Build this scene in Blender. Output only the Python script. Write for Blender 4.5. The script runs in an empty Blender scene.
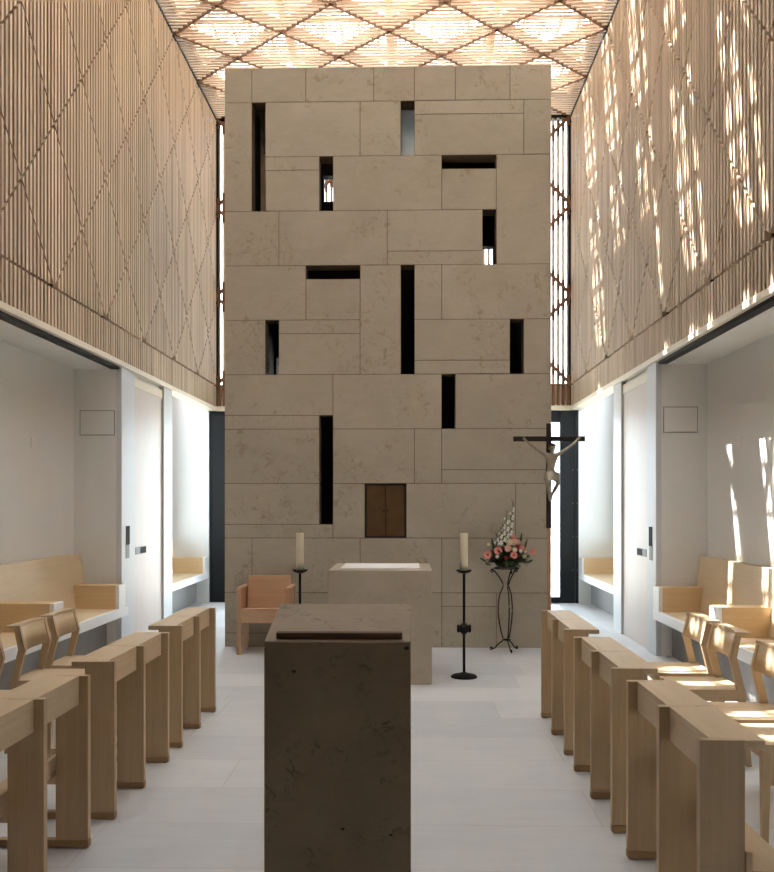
import bpy, bmesh, math, random
from mathutils import Vector, Matrix, Quaternion
random.seed(7)
SC = bpy.context.scene
COL = SC.collection
PI = math.pi

# ------------------------------------------------------------------ place data
XL, XR = -2.935, 2.406          # slatted wall faces
YB = 13.63                      # back glazing
YF = -3.2                       # wall behind the camera
ZC = 7.32                       # slatted ceiling
ZJ = 3.28                       # shadow joint in the slatted walls
ZS = 2.95                       # lower end of the slats
HD, HH, HX = 0.628, (ZC - ZJ) / 6, (XR - XL) / 8    # half diamonds: depth, height, across
PITCH = HD / 9
YOPEN = 3.2                     # roof opens from here, placed to keep the lectern front dark
XNL, XNR = XL - 0.5, XR + 0.505  # backs of the side niches
YE = {-1: 9.10, 1: 8.90}        # niche ends
WX = {-1: XL, 1: XR}
NX = {-1: XNL, 1: XNR}

# ------------------------------------------------------------------ materials
def srgb(r, g, b):
    f = lambda v: (v / 255 / 12.92) if v / 255 <= 0.04045 else ((v / 255 + 0.055) / 1.055) ** 2.4
    return (f(r), f(g), f(b), 1)

class NT:
    def __init__(s, name):
        s.m = bpy.data.materials.new(name); s.m.use_nodes = True
        s.t = s.m.node_tree; s.t.nodes.clear()
        s.out = s.n('ShaderNodeOutputMaterial')
    def n(s, typ, **kw):
        x = s.t.nodes.new(typ)
        for k, v in kw.items(): setattr(x, k, v)
        return x
    def l(s, a, b): s.t.links.new(a, b)
    def val(s, node, **kw):
        for k, v in kw.items(): node.inputs[k.replace('_', ' ')].default_value = v
        return node
    def bsdf(s, rough=0.5, metal=0.0, spec=0.4):
        b = s.n('ShaderNodeBsdfPrincipled')
        b.inputs['Roughness'].default_value = rough; b.inputs['Metallic'].default_value = metal
        b.inputs['Specular IOR Level'].default_value = spec
        s.l(b.outputs[0], s.out.inputs[0]); return b
    def coord(s, scale=(1, 1, 1), which='Object', rot=(0, 0, 0)):
        c = s.n('ShaderNodeTexCoord'); m = s.n('ShaderNodeMapping')
        m.inputs['Scale'].default_value = scale; m.inputs['Rotation'].default_value = rot
        s.l(c.outputs[which], m.inputs[0]); return m.outputs[0]
    def noise(s, vec, scale, detail=4, rough=0.55, dist=0.0):
        x = s.n('ShaderNodeTexNoise')
        x.inputs['Scale'].default_value = scale; x.inputs['Detail'].default_value = detail
        x.inputs['Roughness'].default_value = rough; x.inputs['Distortion'].default_value = dist
        s.l(vec, x.inputs['Vector']); return x.outputs['Fac']
    def ramp(s, fac, stops):
        r = s.n('ShaderNodeValToRGB'); e = r.color_ramp.elements
        while len(e) < len(stops): e.new(0.5)
        for i, (p, c) in enumerate(stops): e[i].position = p; e[i].color = c
        s.l(fac, r.inputs[0]); return r.outputs[0]
    def mix(s, fac, a, b, mode='MIX'):
        x = s.n('ShaderNodeMix', data_type='RGBA', blend_type=mode)
        if isinstance(fac, (int, float)): x.inputs[0].default_value = fac
        else: s.l(fac, x.inputs[0])
        for i, v in ((6, a), (7, b)):
            if isinstance(v, tuple): x.inputs[i].default_value = v
            else: s.l(v, x.inputs[i])
        return x.outputs[2]
    def bump(s, b, h, strength=0.2, dist=0.01):
        x = s.n('ShaderNodeBump'); x.inputs['Strength'].default_value = strength; x.inputs['Distance'].default_value = dist
        s.l(h, x.inputs['Height']); s.l(x.outputs[0], b.inputs['Normal'])

def mat_wood(name, base, dark, axis='z', rough=0.5, island=0.0, var=0.12):
    t = NT(name); b = t.bsdf(rough, 0, 0.35)
    sc = {'x': (1.2, 26, 26), 'y': (26, 1.2, 26), 'z': (26, 26, 1.2)}[axis]
    v = t.coord(sc)
    f1 = t.noise(v, 1.6, 6, 0.6, 0.4); f2 = t.noise(t.coord(tuple(q * 4 for q in sc)), 2.0, 3)
    c = t.mix(0.4, t.ramp(f1, [(0.30, dark), (0.66, base)]), base)
    c = t.mix(0.16, c, t.ramp(f2, [(0.35, dark), (0.65, base)]))
    if island:
        g = t.n('ShaderNodeNewGeometry')
        k = t.ramp(g.outputs['Random Per Island'], [(0.0, (1 - island, 1 - island * 1.1, 1 - island * 1.25, 1)), (1.0, (1, 1, 1, 1))])
        c = t.mix(1.0, c, k, 'MULTIPLY')
    t.l(c, b.inputs['Base Color']); t.bump(b, f1, 0.06, 0.004)
    return t.m

def mat_stone(name, a, bcol, vein, spots=0.6, rough=0.6, island=0.06, scale=1.0):
    t = NT(name); b = t.bsdf(rough, 0, 0.35)
    v = t.coord((1, 1, 1))
    big = t.noise(v, 1.3 * scale, 5, 0.6, 0.6); fine = t.noise(v, 22 * scale, 5, 0.7); bed = t.noise(t.coord((1.2, 1.2, 3)), 3.2 * scale, 5, 0.7, 0.8)
    c = t.mix(t.ramp(big, [(0.35, (0, 0, 0, 1)), (0.65, (1, 1, 1, 1))]), a, bcol)
    c = t.mix(0.10, c, t.ramp(bed, [(0.4, vein), (0.6, a)]))
    # fossil blotches and pits
    sp = t.noise(v, 11 * scale, 6, 0.75, 1.2); gate = t.noise(v, 2.3 * scale, 2)
    m = t.n('ShaderNodeMath', operation='MULTIPLY')
    t.l(t.ramp(sp, [(0.53, (0, 0, 0, 1)), (0.63, (1, 1, 1, 1))]), m.inputs[0]); t.l(t.ramp(gate, [(0.48, (0, 0, 0, 1)), (0.62, (1, 1, 1, 1))]), m.inputs[1])
    m2 = t.n('ShaderNodeMath', operation='MULTIPLY'); t.l(m.outputs[0], m2.inputs[0]); m2.inputs[1].default_value = spots
    c = t.mix(m2.outputs[0], c, vein)
    c = t.mix(0.12, c, t.ramp(fine, [(0.3, vein), (0.7, bcol)]))
    if island:
        g = t.n('ShaderNodeNewGeometry')
        k = t.ramp(g.outputs['Random Per Island'], [(0.0, (1 - island, 1 - island, 1 - island * 1.2, 1)), (1.0, (1, 1, 1, 1))])
        c = t.mix(1.0, c, k, 'MULTIPLY')
    t.l(c, b.inputs['Base Color']); t.bump(b, sp, 0.08, 0.004)
    return t.m

def mat_plain(name, col, rough=0.6, metal=0.0, spec=0.4, nz=0.05, scale=14):
    t = NT(name); b = t.bsdf(rough, metal, spec)
    f = t.noise(t.coord(), scale, 4)
    d = tuple(c * (1 - nz * 2) for c in col[:3]) + (1,)
    t.l(t.ramp(f, [(0.3, d), (0.7, col)]), b.inputs['Base Color']); t.bump(b, f, 0.03, 0.003)
    return t.m

def mat_floor():
    t = NT('limestone_floor'); b = t.bsdf(0.42, 0, 0.4)
    v = t.coord((1, 1, 1))
    br = t.n('ShaderNodeTexBrick', offset=0.37, offset_frequency=2, squash=0.7, squash_frequency=3)
    t.l(v, br.inputs['Vector'])
    t.val(br, Scale=1.0, Mortar_Size=0.0022, Mortar_Smooth=0.1, Bias=0.0, Brick_Width=1.42, Row_Height=0.525)
    br.inputs['Color1'].default_value = srgb(190, 195, 202); br.inputs['Color2'].default_value = srgb(220, 223, 226); br.inputs['Mortar'].default_value = srgb(160, 157, 152)
    n1 = t.noise(v, 2.2, 5, 0.6, 0.6); n2 = t.noise(t.coord((1.0, 7, 1)), 2.5, 4)
    c = t.mix(0.35, br.outputs['Color'], t.ramp(n1, [(0.3, srgb(194, 199, 205)), (0.7, srgb(220, 222, 222))]))
    c = t.mix(0.12, c, t.ramp(n2, [(0.35, srgb(178, 176, 174)), (0.6, srgb(214, 212, 208))]))
    t.l(c, b.inputs['Base Color']); t.bump(b, br.outputs['Fac'], -0.15, 0.004)
    return t.m

def mat_glass():
    t = NT('window_glass')
    tr = t.n('ShaderNodeBsdfTransparent'); gl = t.n('ShaderNodeBsdfGlossy'); gl.inputs['Roughness'].default_value = 0.02
    tr.inputs[0].default_value = (0.96, 0.98, 0.97, 1)
    mx = t.n('ShaderNodeMixShader'); fr = t.n('ShaderNodeFresnel'); fr.inputs[0].default_value = 1.3
    t.l(fr.outputs[0], mx.inputs[0]); t.l(tr.outputs[0], mx.inputs[1]); t.l(gl.outputs[0], mx.inputs[2]); t.l(mx.outputs[0], t.out.inputs[0])
    return t.m

def mat_opal():
    t = NT('opal_diffuser')
    a = t.n('ShaderNodeBsdfTranslucent'); b = t.n('ShaderNodeBsdfDiffuse'); mx = t.n('ShaderNodeMixShader'); mx.inputs[0].default_value = 0.3
    f = t.noise(t.coord(), 3, 2)
    c = t.ramp(f, [(0.3, (0.90, 0.88, 0.83, 1)), (0.7, (0.94, 0.92, 0.88, 1))])
    t.l(c, a.inputs[0]); t.l(c, b.inputs[0]); t.l(a.outputs[0], mx.inputs[1]); t.l(b.outputs[0], mx.inputs[2]); t.l(mx.outputs[0], t.out.inputs[0])
    return t.m

M = {
    'slat': mat_wood('cedar_slats', srgb(224, 204, 180), srgb(202, 178, 150), 'z', 0.6, 0.30),
    'slat_ceiling': mat_wood('ceiling_slats', srgb(234, 216, 196), srgb(214, 190, 166), 'x', 0.6, 0.12),
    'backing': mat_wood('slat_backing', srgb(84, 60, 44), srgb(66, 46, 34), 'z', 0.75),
    'brown': mat_wood('brown_batten', srgb(140, 100, 70), srgb(108, 74, 50), 'z', 0.6),
    'rail': mat_wood('pale_rail', srgb(232, 222, 204), srgb(220, 208, 188), 'y', 0.5),
    'panelwood': mat_wood('pale_door_wood', srgb(216, 202, 194), srgb(204, 188, 178), 'z', 0.45),
    'ash_x': mat_wood('ash_wood', srgb(208, 186, 154), srgb(188, 164, 130), 'x', 0.45),
    'ash_y': mat_wood('ash_wood_long', srgb(208, 186, 154), srgb(188, 164, 130), 'y', 0.45),
    'ash_z': mat_wood('ash_wood_upright', srgb(200, 176, 142), srgb(178, 152, 118), 'z', 0.45),
    'foot': mat_wood('stained_foot', srgb(172, 142, 108), srgb(150, 120, 88), 'x', 0.5),
    'oak': mat_wood('armchair_oak', srgb(206, 170, 138), srgb(184, 146, 114), 'x', 0.45),
    'oak_z': mat_wood('armchair_oak_upright', srgb(198, 162, 128), srgb(174, 136, 104), 'z', 0.45),
    'bench': mat_wood('bench_birch', srgb(222, 203, 172), srgb(208, 186, 152), 'y', 0.45),
    'bench_x': mat_wood('bench_birch_arm', srgb(218, 190, 150), srgb(202, 172, 132), 'x', 0.45),
    'stone': mat_stone('shell_limestone', srgb(188, 181, 166), srgb(176, 168, 153), srgb(150, 134, 104), 0.8),
    'joint': mat_plain('stone_joint', srgb(112, 96, 76), 0.9),
    'altarstone': mat_stone('altar_limestone', srgb(186, 175, 158), srgb(176, 165, 148), srgb(150, 134, 108), 0.5, 0.5, 0, 1.4),
    'shaded_stone': mat_stone('lectern_limestone', srgb(146, 129, 106), srgb(126, 110, 90), srgb(88, 74, 50), 0.95, 0.45, 0, 1.6),  # altar-like stone darkened: the front's backlit shade is in the colour
    'floor': mat_floor(),
    'white': mat_plain('white_plaster', srgb(226, 226, 224), 0.8, 0, 0.2, 0.015, 3),
    'doorwhite': mat_plain('satin_white_door', srgb(206, 208, 212), 0.45, 0, 0.35, 0.01, 3),
    'lacquer': mat_plain('white_lacquer', srgb(232, 232, 232), 0.35, 0, 0.4, 0.01, 3),
    'shadowgrey': mat_plain('plinth_shade_grey', srgb(150, 148, 146), 0.8),  # the shade under the bench seats is put into this grey
    'black': mat_plain('black_steel', srgb(24, 26, 28), 0.55, 0.0, 0.25),
    'iron': mat_plain('wrought_iron', srgb(30, 28, 27), 0.55, 0.6),
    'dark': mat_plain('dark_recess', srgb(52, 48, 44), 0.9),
    'steel': mat_plain('brushed_steel', srgb(120, 118, 116), 0.55, 0.5),
    'bronze': mat_plain('tabernacle_bronze', srgb(122, 96, 68), 0.42, 0.6, 0.4, 0.12, 9),
    'corpus': mat_plain('aged_bronze', srgb(168, 158, 142), 0.45, 0.45, 0.4, 0.15, 40),
    'crosswood': mat_wood('black_cross_wood', srgb(42, 34, 30), srgb(28, 23, 20), 'z', 0.5),
    'pole': mat_wood('crucifix_pole', srgb(170, 130, 100), srgb(140, 102, 76), 'z', 0.5),
    'wax': mat_plain('candle_wax', srgb(240, 232, 206), 0.4, 0, 0.4, 0.02),
    'wick': mat_plain('candle_wick', srgb(40, 34, 30), 0.9),
    'linen': mat_plain('white_linen', srgb(244, 244, 244), 0.8, 0, 0.2, 0.01, 60),
    'ledge': mat_wood('book_ledge_wood', srgb(92, 66, 44), srgb(66, 46, 30), 'x', 0.5),
    'leaf': mat_plain('foliage_green', srgb(78, 104, 62), 0.55, 0, 0.3, 0.25, 30),
    'stem': mat_plain('stem_green', srgb(96, 118, 70), 0.6, 0, 0.3, 0.1),
    'petal_pink': mat_plain('pink_petals', srgb(244, 166, 156), 0.6, 0, 0.2, 0.08, 60),
    'petal_pale': mat_plain('pale_pink_petals', srgb(240, 196, 180), 0.6, 0, 0.2, 0.08, 60),
    'petal_cream': mat_plain('cream_petals', srgb(238, 226, 196), 0.6, 0, 0.2, 0.06, 60),
    'petal_white': mat_plain('white_petals', srgb(246, 246, 240), 0.6, 0, 0.2, 0.04, 60),
    'heart': mat_plain('flower_heart', srgb(160, 70, 84), 0.7, 0, 0.2, 0.1, 60),
    'bowl': mat_plain('dark_bowl', srgb(40, 44, 38), 0.5),
    'glass': mat_glass(),
    'opal': mat_opal(),
    'ground': mat_plain('pale_gravel_court', srgb(196, 192, 184), 0.9, 0, 0.2, 0.08, 5),
}

# ------------------------------------------------------------------ mesh helpers
class MB:
    def __init__(s): s.bm = bmesh.new()
    def box(s, x0, x1, y0, y1, z0, z1, bev=0.0, mat=None, seg=1):
        t = bmesh.new()
        vs = [t.verts.new((x, y, z)) for x in (x0, x1) for y in (y0, y1) for z in (z0, z1)]
        for f in ((0, 1, 3, 2), (4, 6, 7, 5), (0, 4, 5, 1), (2, 3, 7, 6), (0, 2, 6, 4), (1, 5, 7, 3)): t.faces.new([vs[i] for i in f])
        if bev: bmesh.ops.bevel(t, geom=list(t.edges), offset=bev, segments=seg, affect='EDGES', profile=0.6)
        s.add(t, mat); return s
    def add(s, t, mat=None):
        if mat is not None: bmesh.ops.transform(t, matrix=mat, verts=t.verts)
        bmesh.ops.recalc_face_normals(t, faces=t.faces)
        mp = {v: s.bm.verts.new(v.co) for v in t.verts}
        for f in t.faces:
            try:
                nf = s.bm.faces.new([mp[v] for v in f.verts]); nf.smooth = f.smooth
            except ValueError: pass
        t.free()
    def prism(s, pts, axis, a, b, bev=0.0, mat=None):
        """pts: polygon in the other two axes, extruded along axis from a to b"""
        t = bmesh.new()
        def mk(p, w): return {'x': (w, p[0], p[1]), 'y': (p[0], w, p[1]), 'z': (p[0], p[1], w)}[axis]
        A = [t.verts.new(mk(p, a)) for p in pts]; B = [t.verts.new(mk(p, b)) for p in pts]
        n = len(pts); t.faces.new(A); t.faces.new(B[::-1])
        for i in range(n): t.faces.new((A[i], B[i], B[(i + 1) % n], A[(i + 1) % n]))
        if bev: bmesh.ops.bevel(t, geom=list(t.edges), offset=bev, segments=1, affect='EDGES')
        s.add(t, mat); return s
    def lathe(s, prof, n=24, mat=None, smooth=True):
        t = bmesh.new(); rings = []
        for r, z in prof:
            rings.append([t.verts.new((r * math.cos(2 * PI * i / n), r * math.sin(2 * PI * i / n), z)) for i in range(n)] if r > 1e-5 else [t.verts.new((0, 0, z))])
        for a, b in zip(rings, rings[1:]):
            for i in range(n):
                j = (i + 1) % n
                if len(a) == 1 and len(b) == 1: continue
                if len(a) == 1: f = t.faces.new((a[0], b[i], b[j]))
                elif len(b) == 1: f = t.faces.new((a[i], b[0], a[j]))
                else: f = t.faces.new((a[i], b[i], b[j], a[j]))
                f.smooth = smooth
        for ring in (rings[0], rings[-1]):
            if len(ring) > 1: t.faces.new(ring)
        s.add(t, mat); return s
    def tube(s, pts, r, n=8, closed=False):
        pts = [Vector(p) for p in pts]; t = bmesh.new(); rings = []; N = len(pts)
        rs = r if isinstance(r, (list, tuple)) else [r] * N
        up = Vector((0, 0, 1))
        for i, p in enumerate(pts):
            d = (pts[(i + 1) % N if closed else min(i + 1, N - 1)] - pts[(i - 1) % N if closed else max(i - 1, 0)]).normalized()
            a = d.cross(up)
            if a.length < 0.05: a = d.cross(Vector((0, 1, 0)))
            a.normalize(); b = d.cross(a)
            rings.append([t.verts.new(p + (a * math.cos(2 * PI * k / n) + b * math.sin(2 * PI * k / n)) * rs[i]) for k in range(n)])
        pairs = list(zip(rings, rings[1:])) + ([(rings[-1], rings[0])] if closed else [])
        for a, b in pairs:
            for k in range(n):
                f = t.faces.new((a[k], a[(k + 1) % n], b[(k + 1) % n], b[k])); f.smooth = True
        if not closed: t.faces.new(rings[0][::-1]); t.faces.new(rings[-1])
        s.add(t); return s
    def bar(s, p, q, w, h, upv=(0, 0, 1)):
        p, q = Vector(p), Vector(q); d = (q - p).normalized(); a = d.cross(Vector(upv)).normalized(); b = a.cross(d)
        t = bmesh.new()
        vs = [[t.verts.new(c + a * (w / 2 * i) + b * (h / 2 * j)) for i, j in ((-1, -1), (1, -1), (1, 1), (-1, 1))] for c in (p, q)]
        t.faces.new(vs[0]); t.faces.new(vs[1][::-1])
        for i in range(4): t.faces.new((vs[0][i], vs[1][i], vs[1][(i + 1) % 4], vs[0][(i + 1) % 4]))
        s.add(t); return s
    def build(s, name, mat, parent=None, loc=None):
        me = bpy.data.meshes.new(name); s.bm.to_mesh(me); s.bm.free()
        me.materials.append(M[mat] if isinstance(mat, str) else mat)
        o = bpy.data.objects.new(name, me); COL.objects.link(o)
        if parent is not None: o.parent = parent
        if loc is not None: o.location = loc
        return o

def struct(o): o['kind'] = 'structure'; return o
def tag(o, label, cat, group=None):
    o['label'] = label; o['category'] = cat
    if group: o['group'] = group
    return o
def thing(name, label, cat, loc=(0, 0, 0), rz=0, group=None):
    o = bpy.data.objects.new(name, None); COL.objects.link(o); o.empty_display_size = 0.1
    o.location = loc; o.rotation_euler = (0, 0, rz)
    return tag(o, label, cat, group)
KIDS = {}
def kids(o): return [c for c in COL.objects if c.parent == o]
def copy_tree(o, parent=None):
    c = o.copy(); COL.objects.link(c)
    if parent is not None: c.parent = parent
    for ch in kids(o): copy_tree(ch, c)
    return c
def place(src, first, loc, rz, label):
    o = src if first else copy_tree(src)
    o.location = loc; o.rotation_euler = (0, 0, rz); o['label'] = label
    return o

# ------------------------------------------------------------------ setting: floor and court
struct(MB().box(XNL - 0.45, XNR + 0.45, YF - 0.2, YB + 0.1, -0.12, 0.0).build('floor', 'floor'))
g = MB(); g.box(-40, 40, YB + 0.1, 60, -0.25, -0.1); g.box(-40, XNL - 0.45, -30, YB + 0.1, -0.25, -0.1); g.box(XNR + 0.45, 40, -30, YB + 0.1, -0.25, -0.1)
struct(g.build('ground_outside', 'ground'))

# ------------------------------------------------------------------ slatted side walls
def cuts_signed(t, lo, hi):
    """positions (w, slope sign) in (lo, hi) where a diagonal of the diamond pattern crosses parameter t"""
    out = {}
    for n in range(-6, 14):
        for sg in (-1, 1):
            w = 2 * n + sg * t
            if lo + 0.02 < w < hi - 0.02: out[round(w, 4)] = sg
    res = []
    for w in sorted(out):
        if not res or w - res[-1][0] > 0.06: res.append((w, out[w]))
    return res
def cuts(t, lo, hi): return [w for w, s_ in cuts_signed(t, lo, hi)]

def slat_wall(side):
    x = WX[side]; name = 'wall_left' if side < 0 else 'wall_right'
    d = side
    back = MB()
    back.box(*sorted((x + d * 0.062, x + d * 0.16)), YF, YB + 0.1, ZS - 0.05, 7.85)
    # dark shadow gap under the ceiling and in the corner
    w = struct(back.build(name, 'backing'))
    sl = MB()
    n = int((YB - YF) / PITCH)
    for k in range(n):
        y = YB - (k + 0.5) * PITCH
        y0, y1 = y - 0.018, y + 0.018
        xs = sorted((x, x + d * 0.05))
        t = (YB - y) / HD
        ends = [(ZJ + 0.012, 0)]
        for w_, sg in cuts_signed(t, 0, 6):
            z_ = ZJ + w_ * HH; dz = -sg * HH / HD * 0.018
            ends += [(z_ - 0.017, dz), (z_ + 0.017, dz)]
        ends.append((ZC - 0.03, 0))
        for (a, da), (b, db) in zip(ends[::2], ends[1::2]):
            if b - a - abs(da + db) > 0.002 and b - a - abs(da - db) > 0.002: sl.prism([(y0, a - da), (y1, a + da), (y1, b + db), (y0, b - db)], 'x', xs[0], xs[1])
        sl.box(xs[0], xs[1], y0, y1, ZS, ZJ - 0.012)
    sl.build('slat_screen', 'slat', w)
    r = MB(); r.box(*sorted((x - d * 0.012, x + d * 0.16)), YF, YB - 0.02, ZS - 0.055, ZS - 0.002, 0.003)
    r.build('bottom_rail', 'rail', w)
    tk = MB(); tk.box(*sorted((x + d * 0.03, x + d * 0.11)), YF, YE[side], ZS - 0.085, ZS - 0.052)
    tk.build('door_track', 'black', w)
for sd in (-1, 1): slat_wall(sd)

# ------------------------------------------------------------------ slatted ceiling under added light-shaping roof panels
cl = MB()
n = int((YB - YOPEN) / PITCH)
for k in range(n):
    y = YB - (k + 0.5) * PITCH
    t = (YB - y) / HD
    xx = [XL + 0.008] + [q for w_ in cuts(t, 0, 8) for q in (XL + w_ * HX - 0.034, XL + w_ * HX + 0.034)] + [XR - 0.008]
    for a, b in zip(xx[::2], xx[1::2]):
        if b - a > 0.01: cl.box(a, b, y - 0.014, y + 0.014, ZC, ZC + 0.013)
ceil = struct(cl.build('ceiling', 'slat_ceiling'))
dg = MB()
W8, T = 8, (YB - YOPEN) / HD
for nn in range(-22, 32):
    for sg in (-1, 1):           # X parameter w = 2 nn + sg t
        pts = []
        for t_ in (0.0, T): pts.append((2 * nn + sg * t_, t_))
        (w0, t0), (w1, t1) = pts
        def clip(wt):
            return (wt - w0) / (w1 - w0) * (t1 - t0) + t0
        lo, hi = sorted((clip(0), clip(W8))); lo, hi = max(lo, 0), min(hi, T)
        if hi - lo < 0.05: continue
        P_ = [(XL + (2 * nn + sg * t_) * HX, YB - t_ * HD, ZC + 0.005 + 0.075) for t_ in (lo, hi)]
        dg.bar(P_[0], P_[1], 0.045, 0.15)
dg.build('diagonal_beams', 'brown', ceil)
pn = MB(); pn.box(XL - 0.1, XR + 0.1, YB - 0.15, YB, ZC + 0.52, ZC + 0.53); y = YB - 0.15
while y > YOPEN + 0.3:
    pn.box(XL - 0.1, XR + 0.1, max(y - 0.62, YOPEN), y, ZC + 0.52, ZC + 0.53); y -= 2 * HD
pn.build('light_shaping_panels', 'opal', ceil)  # added panels: they diffuse the daylight, their gaps shape the sun columns
sg_ = MB()
for a_, b_ in ((XL - 0.06, XL + 0.006), (XR - 0.006, XR + 0.06)): sg_.box(a_, b_, YOPEN, YB, ZC - 0.028, ZC + 0.35)
sg_.box(XL, XR, YB - 0.06, YB, ZC - 0.03, ZC + 0.35)
sg_.build('shadow_line_strip', 'black', ceil)  # solid black strips stand in for the shadow line and stop sky leaks
rb = MB()
for k in range(0, 21):
    y = YB - 0.02 - k * HD
    if y < YOPEN: break
for i in range(5):
    x = XL + i * 2 * HX
    rb.box(x - 0.05, x + 0.05, YOPEN, YB, ZC + 0.30, ZC + 0.515)
for k in range(0, 20, 2):
    y = YB - k * HD
    if y > YOPEN: rb.box(XL, XR, y - 0.05, y + 0.05, ZC + 0.32, ZC + 0.48)
x = XL + 0.1
while x < XR:
    rb.box(x - 0.015, x + 0.015, YOPEN, YB, ZC + 0.45, ZC + 0.49); x += 0.24
y = YB - 0.79
while y > YOPEN + 0.6:
    for q in (0.0, 0.19, 0.40): rb.box(XL, XR, y - q - 0.045, y - q, ZC + 0.40, ZC + 0.44)
    y -= 2 * HD
rb.build('sun_break_bars', 'slat_ceiling', ceil)  # bars added above the slats to cut the sun into patches
struct(MB().box(XL - 0.2, XR + 0.2, YF - 0.1, YOPEN, ZC, ZC + 0.3).build('ceiling_light_block', 'backing'))  # unseen opaque ceiling, shaped to keep light off the lectern front

# ------------------------------------------------------------------ wall behind the camera
struct(MB().box(XNL - 0.2, XNR + 0.2, YF - 0.15, YF, 0, ZC + 0.3).build('wall_entrance', 'backing'))  # unseen wall, its dark wood chosen to cut light from behind

# ------------------------------------------------------------------ side niches and alcoves
YA = {-1: 11.05, 1: 10.75}       # alcoves start
YD = {-1: 9.535, 1: 9.24}        # pale door starts
YP = {-1: 10.667, 1: 10.36}      # pale door ends
ZN = 2.865
for sd in (-1, 1):
    x, nx = WX[sd], NX[sd]; nm = 'left' if sd < 0 else 'right'
    w = MB()
    w.box(*sorted((nx, nx + sd * 0.12)), YF, YE[sd] + 0.1, 0, ZN + 0.1)
    ax = x + sd * 0.74; w.box(*sorted((ax, ax + sd * 0.12)), YA[sd] - 0.2, YB + 0.1, 0, 0.55); w.box(*sorted((ax, ax + sd * 0.12)), YA[sd] - 0.2, YB + 0.1, 3.45, 3.75); w.box(*sorted((ax, ax + sd * 0.12)), YA[sd] - 0.2, YA[sd] + 0.1, 0.55, 3.45); w.box(*sorted((ax, ax + sd * 0.12)), YB - 0.2, YB + 0.1, 0.55, 3.45)   # alcove back, raised as a light shaft added to brighten the alcove
    w.box(*sorted((x + sd * 0.115, nx)), YF, YE[sd], ZN, ZN + 0.1)                        # niche ceiling
    w.box(*sorted((x + sd * 0.06, ax)), YE[sd], YA[sd], 0, 3.75)                     # closed block behind the doors
    w.box(*sorted((x + sd * 0.115, ax)), YB - 0.08, YB + 0.1, 0, 3.75)                 # alcove end
    struct(w.build('wall_%s_niche' % nm, 'white'))
    wf = MB(); y0_, y1_ = YA[sd] + 0.1, YB - 0.2; ym = (y0_ + y1_) / 2; xx_ = sorted((ax + sd * 0.03, ax + sd * 0.09))
    for a_, b_ in ((y0_, y0_ + 0.05), (ym - 0.025, ym + 0.025), (y1_ - 0.05, y1_)): wf.box(xx_[0], xx_[1], a_, b_, 0.55, 3.45)
    wf.box(xx_[0], xx_[1], y0_ + 0.05, y1_ - 0.05, 0.55, 0.6); wf.box(xx_[0], xx_[1], y0_ + 0.05, y1_ - 0.05, 3.40, 3.45)
    wo = struct(wf.build('window_%d' % (3 if sd < 0 else 4), 'black'))  # side windows added out of view to brighten the alcoves
    MB().box(*sorted((ax + sd * 0.055, ax + sd * 0.062)), y0_ + 0.05, y1_ - 0.05, 0.6, 3.40).build('glass_pane', 'glass', wo)
    # white sliding leaf, pale door, white jamb
    p = struct(MB().box(*sorted((x + sd * 0.005, x + sd * 0.06)), YE[sd] - 0.002, YD[sd], 0.0, ZS - 0.06, 0.003).build('door_%d' % (1 if sd < 0 else 3), 'doorwhite'))
    yh = YE[sd] + 0.16
    MB().box(*sorted((x + sd * 0.002, x + sd * 0.02)), yh - 0.03, yh + 0.10, 1.07, 1.265, 0.002).build('pull_handle', 'dark', p)
    MB().box(*sorted((x + sd * 0.001, x + sd * 0.02)), yh - 0.03, yh + 0.08, 0.93, 1.07, 0.002).build('pull_plate', 'steel', p)
    p = struct(MB().box(*sorted((x + sd * 0.03, x + sd * 0.06)), YD[sd] + 0.004, YP[sd], 0.0, ZS - 0.10, 0.003).build('door_%d' % (2 if sd < 0 else 4), 'panelwood'))
    MB().box(*sorted((x + sd * 0.022, x + sd * 0.06)), YD[sd] + 0.004, YP[sd], ZS - 0.2, ZS - 0.10, 0.003).build('top_rail', 'rail', p)
    yk = YD[sd] + 0.27
    q = MB().box(*sorted((x + sd * 0.026, x + sd * 0.04)), yk - 0.17, yk + 0.22, 0.945, 1.025, 0.002).build('flush_handle', 'steel', p)
    MB().box(*sorted((x + sd * 0.022, x + sd * 0.03)), yk + 0.0, yk + 0.20, 0.952, 1.018, 0.002).build('recess_shade_plate', 'dark', q)  # raised dark plate: the shade of the recess as colour
    struct(MB().box(*sorted((x + sd * 0.005, x + sd * 0.06)), YP[sd] + 0.004, YA[sd], 0.0, ZS - 0.06, 0.003).build('trim_%d' % (1 if sd < 0 else 2), 'doorwhite'))
    # access panel on the niche end
    ye = YE[sd] - 0.004
    xa, xb = ((-3.37, -3.01) if sd < 0 else (2.481, 2.817))
    a = thing('access_panel', 'flush grey access panel on the niche wall %s' % ('on the armchair side' if sd < 0 else 'on the crucifix side'), 'panel', ((xa + xb) / 2, YE[sd], 2.32), group='access panels')
    hw = (xb - xa) / 2
    MB().box(-hw, hw, -0.006, 0.0, -0.128, 0.128).build('frame', 'shadowgrey', a)
    MB().box(-hw + 0.008, hw - 0.008, -0.010, -0.005, -0.12, 0.12, 0.001).build('cover', 'white', a)
    # small white plate on the niche back
    yy = 8.1 if sd < 0 else 8.05
    b = thing('wall_switch', 'small white switch plate on the niche wall %s' % ('above the bench on the armchair side' if sd < 0 else 'above the bench on the crucifix side'), 'switch', (nx, yy, 2.05), group='switch plates')
    MB().box(*sorted((0, -sd * 0.010)), -0.04, 0.04, -0.045, 0.045, 0.002).build('plate', 'lacquer', b)
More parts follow.
